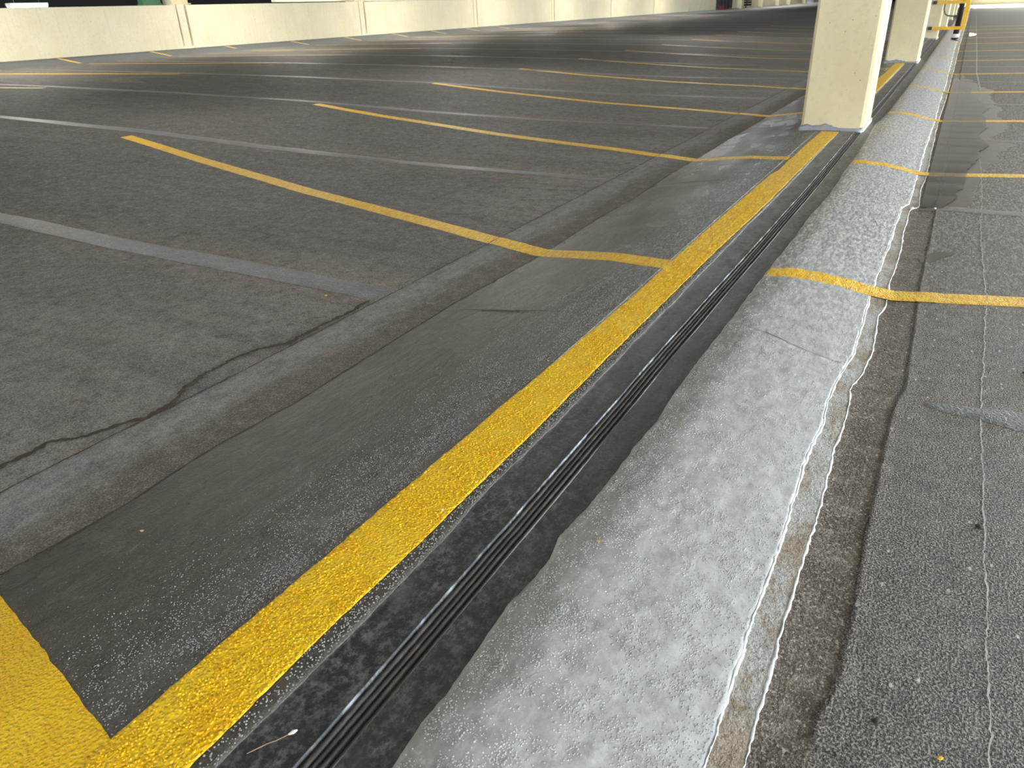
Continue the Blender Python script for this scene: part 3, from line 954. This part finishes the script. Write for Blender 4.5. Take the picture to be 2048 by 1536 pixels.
ML, MR = -.265, .27
left_y = [.28, 2.93, 5.50, 8.05, 10.69, 13.18, 15.78, 18.25, 20.80, 23.40, 26.0, 28.6, 31.2]
ordn = ['second', 'third', 'fourth', 'fifth', 'sixth', 'seventh', 'eighth', 'ninth', 'tenth', 'eleventh', 'twelfth', 'thirteenth', 'fourteenth']
for k, y0 in enumerate(left_y):
    lab = ('yellow stall stripe filling the bottom left corner, nearest of the left deck' if k == 0 else
           'yellow stall stripe bending over the gutter, nearest complete one on the left deck' if k == 1 else
           f'yellow stall stripe on the left deck, {ordn[k - 1]} from the camera beside the column row')
    w = .30 if k == 0 else .122
    yc = (y0 - .18 + .17) if k == 0 else y0
    x1 = -6.77 + .02 * (k % 3)
    if k == 0:
        stall('stall_stripe', -.905, x1, -.0385, -.217, .34, M['yellow'], .0013, 300, lab, 'stall stripes by the column row')
        continue
    stall('stall_stripe', -.905, x1, yc + ML * .92 * 1, ML, w, M['yellow'] if k == 0 else M['stripe'] if k < 8 else M['faded'], .0013, 300 + 11 * k, lab, 'stall stripes by the column row')
wall_y = [7.0, 9.5, 12.1, 14.57, 17.0, 19.6, 22.1, 24.7, 27.2, 29.7, 32.2]
for k, y0 in enumerate(wall_y):
    stall('stall_stripe', -12.25, -18.28, y0 + .19 * 12.25, .19, .11, M['faded'], .0015, 600 + 13 * k,
          f'faded yellow stall stripe running to the cream parapet, {(["first"] + ordn)[k]} from the left edge', 'stall stripes by the parapet')
right_y = [.55, 3.12, 5.62, 8.19, 10.68, 13.15, 15.8, 18.4, 21.0, 23.56, 26.0, 28.5, 31.0]
for k, y0 in enumerate(right_y):
    if k == 0:
        continue
    stall('stall_stripe', float(fRL(np.array([y0]))[0]) + .008, 6.0, y0 + MR * .07, MR, .118, M['stripe'], .0013, 800 + 17 * k,
          f'yellow stall stripe crossing the light grey ramp strip, {(["first"] + ordn)[k - 1]} from the camera', 'stall stripes on the right deck')

# ---------------------------------------------------------------- puddle and damp margin
def shore(pts, seed, amp):
    P = np.array(pts); out = []
    for i in range(len(P)):
        a, b = P[i], P[(i + 1) % len(P)]
        n = max(2, int(np.hypot(*(b - a)) / .03))
        for s in range(n):
            q = a + (b - a) * s / n
            out.append(q)
    out = np.array(out)
    s = np.arange(len(out)) * .03
    right = np.clip((out[:, 0] - .0) / .1, 0, 1)
    out[:, 0] += right * amp * (vnoise1(s, 4, seed) + .6 * vnoise1(s, 14, seed + 2))
    return out


def poly(name, pts, z, mat):
    return mesh_np(name, [(p[0], p[1], z) for p in pts], [tuple(range(len(pts)))], mat)


pud = [(-.03, 4.67), (.06, 4.70), (.12, 4.95), (.17, 5.27), (.20, 5.76), (.27, 6.3), (.25, 6.6), (.33, 7.0), (.26, 7.3), (.33, 7.9), (.30, 8.8), (.36, 9.3), (.27, 9.9), (.22, 10.6), (.18, 11.3), (.10, 12.0), (.0, 12.5), (-.03, 12.4), (-.03, 10), (-.03, 8), (-.03, 6.3)]
dmp = [(-.03, 4.6), (.14, 4.66), (.22, 4.95), (.24, 5.3), (.30, 5.76), (.38, 6.3), (.36, 6.6), (.50, 7.0), (.36, 7.3), (.49, 7.9), (.42, 8.8), (.47, 9.3), (.37, 9.9), (.42, 10.9), (.28, 11.5), (.18, 12.2), (.06, 13.2), (-.03, 13.3), (-.03, 10), (-.03, 6.3)]
d = poly('damp_stain', shore(dmp, 5, .03), -.0730, M['damp'])
d.parent = granular_deck
p = poly('puddle', shore(pud, 5, .02), -.0698, M['water'])
tag(p, 'shallow rain puddle lying along the ramp edge on the right deck', 'puddle')
p2 = poly('puddle', [(x * .5 + .05 + .04, 25.5 + (y - 8.5) * .25) for x, y in shore(pud, 9, .03)], -.0675, M['water'])
tag(p2, 'small bright puddle at the ramp edge beyond the yellow guard', 'puddle')
b = ribbon('damp_stain', [(.02, 3.62), (.07, 3.72), (.10, 3.78), (.16, 3.86)], .03, M['damp'], granular_deck, .0038, .01, 31, .01)

# ---------------------------------------------------------------- columns
def column(y0, label, detail):
    r = tag(empty('concrete_column', (-.83, y0 + .31, 0)), label, 'column', 'square columns along the joint')
    child(MB().box(-1.075, -.588, y0, y0 + .62, -.02, CEIL_Z - .6, .022).build('shaft', M['column']), r)
    # grey waterproofing turned up round the left part of the base
    n = 26
    V, F = [], []
    path = [(-1.078, y0 + .60 - .6 * i / n) for i in range(n)] + [(-1.078 + .018 * i / 3, y0 - .003 - .0 * i) for i in range(4)] + [(-1.06 + .28 * i / n, y0 - .004) for i in range(n + 1)]
    for i, (x, y) in enumerate(path):
        h = .048 + .007 * math.sin(i * .42 + y0) + .003 * math.sin(i * .95 + 2 * y0)
        if x > -.82: h *= .75
        zb = float(Zs(x)) - .004
        ox, oy = (-.012, 0) if i < n else (0, -.014)
        V += [(x + ox * 1.6, y + oy * 1.6, zb), (x + ox, y + oy, zb + h * .8), (x, y, zb + h)]
    for i in range(len(path) - 1):
        a = 3 * i
        F += [(a, a + 3, a + 4, a + 1), (a + 1, a + 4, a + 5, a + 2)]
    child(mesh_np('base_cove', V, F, M['cove']), r)
    child(MB().box(-.782, -.60, y0 - .02, y0 + .02, -.01, .022, .004).build('base_grout', M['cove']), r)
    child(MB().box(-.60, -.578, y0 - .012, y0 + .63, -.01, .03, .004).build('base_skirt', M['white']), r)
    return r


names = ['large cream column standing on the black joint, nearest the camera', 'second cream column along the joint, behind the nearest one',
         'third cream column with yellow pipe guard bolted to its front', 'fourth cream column along the joint, behind the yellow guard',
         'fifth cream column along the joint, thin pale edge beyond the guard', 'sixth cream column along the joint, farthest visible']
for i, nme in enumerate(names):
    column(6.87 + 7.4 * i, nme, i < 2)

# ---------------------------------------------------------------- yellow pipe guard, drain pipe, conduit
GY = 21.60
gd = tag(empty('pipe_guard', (-.4, GY, 0)), 'chipped yellow steel guard frame around the black drain pipe on the third column', 'guard')
for z0, z1 in ((.205, .272), (.748, .815), (1.30, 1.367)):
    child(MB().box(-.735, -.06, GY - .045, GY + .02, z0, z1, .004).build('front_rail', M['guard']), gd)
    child(MB().box(-.815, -.735, GY - .04, GY + .07, z0 - .002, z1 + .002, .004).build('mounting_foot', M['pipe']), gd)
    child(MB().box(-.125, -.06, GY + .02, GY + .75, z0, z1, .004).build('side_rail', M['guard']), gd)
child(MB().box(-.150, -.055, GY - .05, GY + .02, .20, 1.38, .004).build('upright', M['guard']), gd)
child(MB().box(-.120, -.050, GY + .70, GY + .77, .55, 1.38, .004).build('upright', M['guard']), gd)
dp = tag(empty('drain_pipe', (-.215, GY + .22, -.03)), 'black vertical drain pipe with white band behind the yellow guard', 'pipe')
child(MB().tube([(-.215, GY + .22, .02), (-.215, GY + .22, 1.2), (-.215, GY + .22, CEIL_Z - .52)], .060, 20).build('pipe_body', M['pipe'], None, True), dp)
child(MB().tube([(-.215, GY + .22, .025), (-.215, GY + .22, .105)], .082, 20).build('white_band', M['whiteband'], None, True), dp)
child(MB().tube([(-.215, GY + .22, -.075), (-.215, GY + .22, .024)], [.088, .080], 20).build('pipe_foot', M['pipe'], None, True), dp)
cd = tag(empty('conduit', (-.5, GY + .5, .5)), 'thin grey conduit looping from the third column to the drain pipe', 'conduit')
child(MB().tube([(-.585, GY + .45, 1.5), (-.575, GY + .45, .75), (-.57, GY + .45, .62), (-.53, GY + .44, .53), (-.47, GY + .42, .49), (-.30, GY + .30, .475)], .018, 10).build('conduit_tube', M['conduit'], None, True), cd)
child(MB().tube([(-.31, GY + .30, .475), (-.265, GY + .26, .475)], .03, 10).build('conduit_fitting', M['conduit'], None, True), cd)

# ---------------------------------------------------------------- things beyond the parapet and at the far end
gp = tag(empty('green_post', (-18.95, 14.2, 1.4)), 'green painted steel post standing behind the parapet joint', 'post')
child(MB().box(-19.05, -18.85, 13.95, 14.5, -1, 2.9, .01).build('post_shaft', M['green']), gp)
child(MB().box(-19.07, -18.83, 13.93, 14.52, 1.36, 1.44, .01).build('post_collar', M['green']), gp)
for k, yq in enumerate((14.95, 22.35, 29.7, 37.1)):
    q = tag(empty('rear_column', (-18.85, yq, 1.4)), ('cream column rising behind the parapet beside the green post' if k == 0 else f'cream column rising behind the parapet, {ordn[k - 1]} after the green post'), 'column', 'columns behind the parapet')
    child(MB().box(-19.05, -18.65, yq - .26, yq + .26, -1, CEIL_Z - .1, .02).build('shaft', M['column']), q)
    child(MB().box(-18.66, -18.60, yq - .30, yq + .30, 1.405, 1.43, .004).build('bracket', M['column']), q)
sp = tag(empty('rear_spandrel', (-19.3, 40, 1.4)), 'cream concrete spandrel of the next ramp showing above the parapet', 'spandrel')
b = MB()
b.add([(-19.4, 19.0, 1.44), (-19.4, 66, 1.30), (-19.4, 66, 2.5), (-19.4, 19.0, 2.2), (-19.2, 19.0, 1.44), (-19.2, 66, 1.30), (-19.2, 66, 2.5), (-19.2, 19.0, 2.2)],
      [(0, 1, 2, 3), (7, 6, 5, 4), (0, 4, 5, 1), (3, 2, 6, 7), (0, 3, 7, 4), (1, 5, 6, 2)])
child(b.build('spandrel_panel', M['parapet']), sp)


def lamp(x, y, z, label, group, ln=1.2):
    hw = .10 if ln > 1.1 else .12
    r = tag(empty('strip_lamp', (x, y, z + .1)), label, 'lamp', group)
    child(MB().box(x - hw - .02, x + hw + .02, y - ln / 2 - .03, y + ln / 2 + .03, z + .03, z + .10, .02).build('housing', M['housing']), r)
    child(MB().box(x - hw, x + hw, y - ln / 2, y + ln / 2, z, z + .035, .01).build('diffuser', M['lamp'] if ln > 1.1 else M['lampb']), r)
    if z < CEIL_Z - .2:
        for s in (-1, 1):
            child(MB().tube([(x, y + s * ln * .35, z + .09), (x, y + s * ln * .35, CEIL_Z + .01)], .008, 8).build('hanger', M['conduit']), r)
    return r


lamp(-23.0, 13.35, 1.50, 'glowing strip lamp seen over the top of the parapet at upper left', None, 1.0)
for x, y, ln in [(-6.95, 5.4, .6), (-6.9, 10.8, .9), (-6.95, 22.9, 1.0)] + [(-15.6, 1.0 + 7.4 * q, 1.2) for q in range(8)]:  # row beside the parapet is added to brighten the wall
    lamp(x, y, 2.35, 'unseen strip lamp over the left deck, the row by the parapet added to light it', 'ceiling strip lamps', ln)

cg = tag(empty('stair_cage', (-18.3, 69, .3)), 'grey mesh cage with red panel where the parapet ends', 'cage')
child(MB().box(-18.75, -18.30, 67.0, 71.4, .3, 1.7).build('cage_back', M['cage']), cg)
for yq in (67.0, 68.1, 69.2, 70.3, 71.4):
    child(MB().box(-18.28, -18.20, yq - .05, yq + .05, .3, 1.7).build('cage_post', M['louver']), cg)
child(MB().box(-18.28, -18.22, 67.4, 69.0, .33, .62).build('red_panel', M['red']), cg)
child(MB().box(-18.28, -18.22, 70.5, 71.3, .30, .42).build('red_panel', M['red']), cg)
lv = tag(empty('louver_panel', (-18.3, 77, .6)), 'dark louvred vent in the cream wall past the cage', 'vent')
child(MB().box(-18.36, -18.31, 74.6, 79.0, .45, 1.2).build('vent_back', M['dark']), lv)
for k in range(4):
    child(MB().box(-18.32, -18.26, 74.5, 79.1, .42 + k * .2, .48 + k * .2).build('vent_slat', M['parapet']), lv)
child(MB().box(-18.32, -18.24, 76.7, 76.9, .2, 1.2).build('vent_post', M['louver']), lv)

# ---------------------------------------------------------------- glass beads of the anti-slip broadcast (uncountable)
def beads(name, N, xr, yr, dens, surf, rr, mat, parent, label, seed):
    rng = np.random.default_rng(seed)
    x = rng.uniform(*xr, N)
    # sample y so that near ground is denser than far
    y = yr[0] + (yr[1] - yr[0]) * rng.uniform(0, 1, N)
    keep = rng.uniform(0, 1, N) < dens(x, y)
    x, y = x[keep], y[keep]
    r = rng.uniform(rr[0], rr[1], len(x)) * (1 + .35 * (rng.uniform(0, 1, len(x)) > .93))
    z = surf(x, y)
    n = 7
    ang = np.arange(n) * 2 * np.pi / n
    T = [np.stack([np.cos(ang), np.sin(ang), np.full(n, -.25)], 1),
         np.stack([.80 * np.cos(ang + .2), .80 * np.sin(ang + .2), np.full(n, .50)], 1), np.array([[0, 0, .88]])]
    T = np.concatenate(T)
    V = (T[None] * r[:, None, None] + np.stack([x, y, z], 1)[:, None, :]).reshape(-1, 3)
    f = []
    for k in range(n):
        k1 = (k + 1) % n
        f += [(k, k1, n + k1), (k, n + k1, n + k), (n + k, n + k1, 2 * n)]
    f = np.array(f)
    F = (f[None] + (np.arange(len(x)) * len(T))[:, None, None]).reshape(-1, 3)
    o = mesh_np(name, V, F, mat, None, True)
    if parent is not None:
        o.parent = parent
    o['kind'] = 'stuff'
    if label: o['label'] = label
    return o


def in_ramp(x, y):
    L, Rr = fRL(y), fE1(y)
    t = (x - L) / (Rr - L)
    cl = vnoise2(x, y, 26, 22, 3) * .55 + vnoise2(x, y, 75, 70, 4) * .45
    dn = np.clip((cl - .36) * 3.2, .06, 1)
    dn = dn * (.55 + .45 * np.clip((.55 - t) * 3, 0, 1))
    return np.where((t > .015) & (t < .985), dn, 0) * np.clip(1.25 - y / 4.6, .25, 1)


def ramp_surf(x, y):
    L, Rr = fRL(y), fE1(y)
    return Zs(x) + ramp_prof((x - L) / (Rr - L), x, y)


beads('bead_texture', 140000, (-.55, -.10), (.45, 4.3), in_ramp, ramp_surf, (.0010, .0019), M['ramp'], coated_slope, 'round raised beads scattered over the grey coating', 3)


def in_slab(x, y):
    cl = vnoise2(x, y, 30, 12, 13) * .5 + vnoise2(x, y, 80, 60, 14) * .5
    st = .5 + .5 * np.sin((x + .012 * vnoise1(y, 1.5, 3)) * 62 + .6)
    near = np.clip((x + 1.30) / .34, 0, 1) ** 1.6
    dn = near * np.clip((cl - .24) * 2.8, .04, 1) * (.35 + .65 * st) + .012
    return np.where((x < fYL(y) - .002) & (y > .345 - .217 * (x + .97)), dn, 0) * np.clip(1.3 - y / 6, .3, 1)


beads('bead_texture', 210000, (-1.5, -.90), (.3, 4.6), in_slab, lambda x, y: Zs(x) + .0035 + slabn(x, y), (.0007, .0015), M['slabgrey'], sloped_slab, 'tiny pale beads glinting beside the yellow line', 5)
beads('bead_texture', 9000, (-.81, -.74), (.3, 4.6), lambda x, y: np.where((x > fYR(y) + .001) & (x < fBL(y) - .004), .75, 0), lambda x, y: Zs(x) + .003, (.0011, .0019), M['slabgrey'], line_bed, 'tiny beads on the thin grey margin beside the black membrane', 6)


def in_yel(x, y):
    cl = vnoise2(x, y, 60, 60, 23) * .6 + vnoise2(x, y, 18, 14, 24) * .4
    return np.where((x > fYL(y) + .003) & (x < fYR(y) - .003), np.clip((cl - .3) * 2.6, .06, 1), 0) * np.clip(1.25 - y / 5, .3, 1)


def yl_surf(x, y):
    return Zs(x) + .0052 + line_prof(0, x, y)


beads('bead_texture', 30000, (-.96, -.78), (.25, 4.6), in_yel, yl_surf, (.0012, .0024), M['yellow'], yl, 'painted-over beads on the yellow line', 7)


def in_band(x, y):
    return np.where((x > fE1(y) + .003) & (x < fE2(y) - .003), .5 * np.clip((vnoise2(x, y, 40, 30, 5) - .3) * 2.4, 0, 1), 0)


beads('bead_texture', 6000, (-.15, -.05), (.7, 4.3), in_band, lambda x, y: Zs(x) + .0022, (.0010, .0018), M['band'], overspread_band, None, 9)

# ---------------------------------------------------------------- small debris
def pebble(name, x, y, s, mat, label, cat, seed, flat=.6):
    rng = random.Random(seed)
    V, F = [], []
    n, mrow = 7, 4
    for j in range(mrow + 1):
        ph = math.pi * j / mrow
        for k in range(n):
            q = 2 * math.pi * k / n
            rr = s * (1 + rng.uniform(-.22, .22)) * (math.sin(ph) if 0 < j < mrow else .05)
            V.append((rr * math.cos(q) * 1.25, rr * math.sin(q), s * flat * (1 - math.cos(ph)) * 1.0))
    for j in range(mrow):
        for k in range(n):
            F.append((j * n + k, j * n + (k + 1) % n, (j + 1) * n + (k + 1) % n, (j + 1) * n + k))
    F.append(tuple(range(n - 1, -1, -1))); F.append(tuple(range(mrow * n, mrow * n + n)))
    o = mesh_np(name, V, F, mat, None, True)
    o.location = (x, y, float(Zs(x)) + .003)
    o.rotation_euler = (0, 0, rng.uniform(0, 6))
    return tag(o, label, cat)


pebble('pebble', -1.448, .738, .0042, M['stone'], 'small tan pebble on the dark slab left of the yellow line', 'pebble', 1)
pebble('pebble', -.072, 4.60, .013, M['palestone'], 'pale stone chip at the ramp edge by the puddle', 'pebble', 2)
pebble('pebble', .04, 4.66, .008, M['palestone'], 'smaller pale chip on the sealed joint at the puddle', 'pebble', 3)
pebble('grit_chip', .245, 1.635, .008, M['grit'], 'black grit chip beside the pale crack on the right deck', 'grit', 4, .4)
pebble('grit_chip', .375, 2.55, .010, M['grit'], 'black grit chip at the right edge of the picture', 'grit', 5, .4)
pebble('grit_chip', .095, .99, .006, M['grit'], 'brown grit speck low on the right deck', 'grit', 6, .3)
pebble('paint_chip', .19, .965, .0042, M['fleck'], 'yellow paint chip near the bottom right corner', 'paint chip', 7, .3)
pebble('paint_chip', -.46, 1.12, .0042, M['fleck'], 'yellow paint chip on the grey strip beside the joint', 'paint chip', 8, .3)
pebble('paint_chip', -2.18, 2.17, .007, M['fleck'], 'yellow paint chip at the end of the sealed joint', 'paint chip', 9, .3)
pebble('pebble', -.815, 1.06, .0035, M['palestone'], 'pale pebble lying on the thick yellow line', 'pebble', 10)
# a pale seed with its thread on the black membrane
sd = tag(empty('seed_thread', (-.715, .46, .001)), 'pale seed with long thread lying on the black membrane', 'seed')
child(MB().tube([(-.70, .487, .0035), (-.703, .481, .004), (-.707, .474, .0035)], [.0012, .0034, .0012], 8).build('seed_body', M['palestone'], None, True), sd)
child(MB().tube([(-.707, .474, .0035), (-.716, .458, .003), (-.724, .448, .003), (-.74, .42, .003)], .0006, 6).build('seed_tail', M['stone'], None, True), sd)
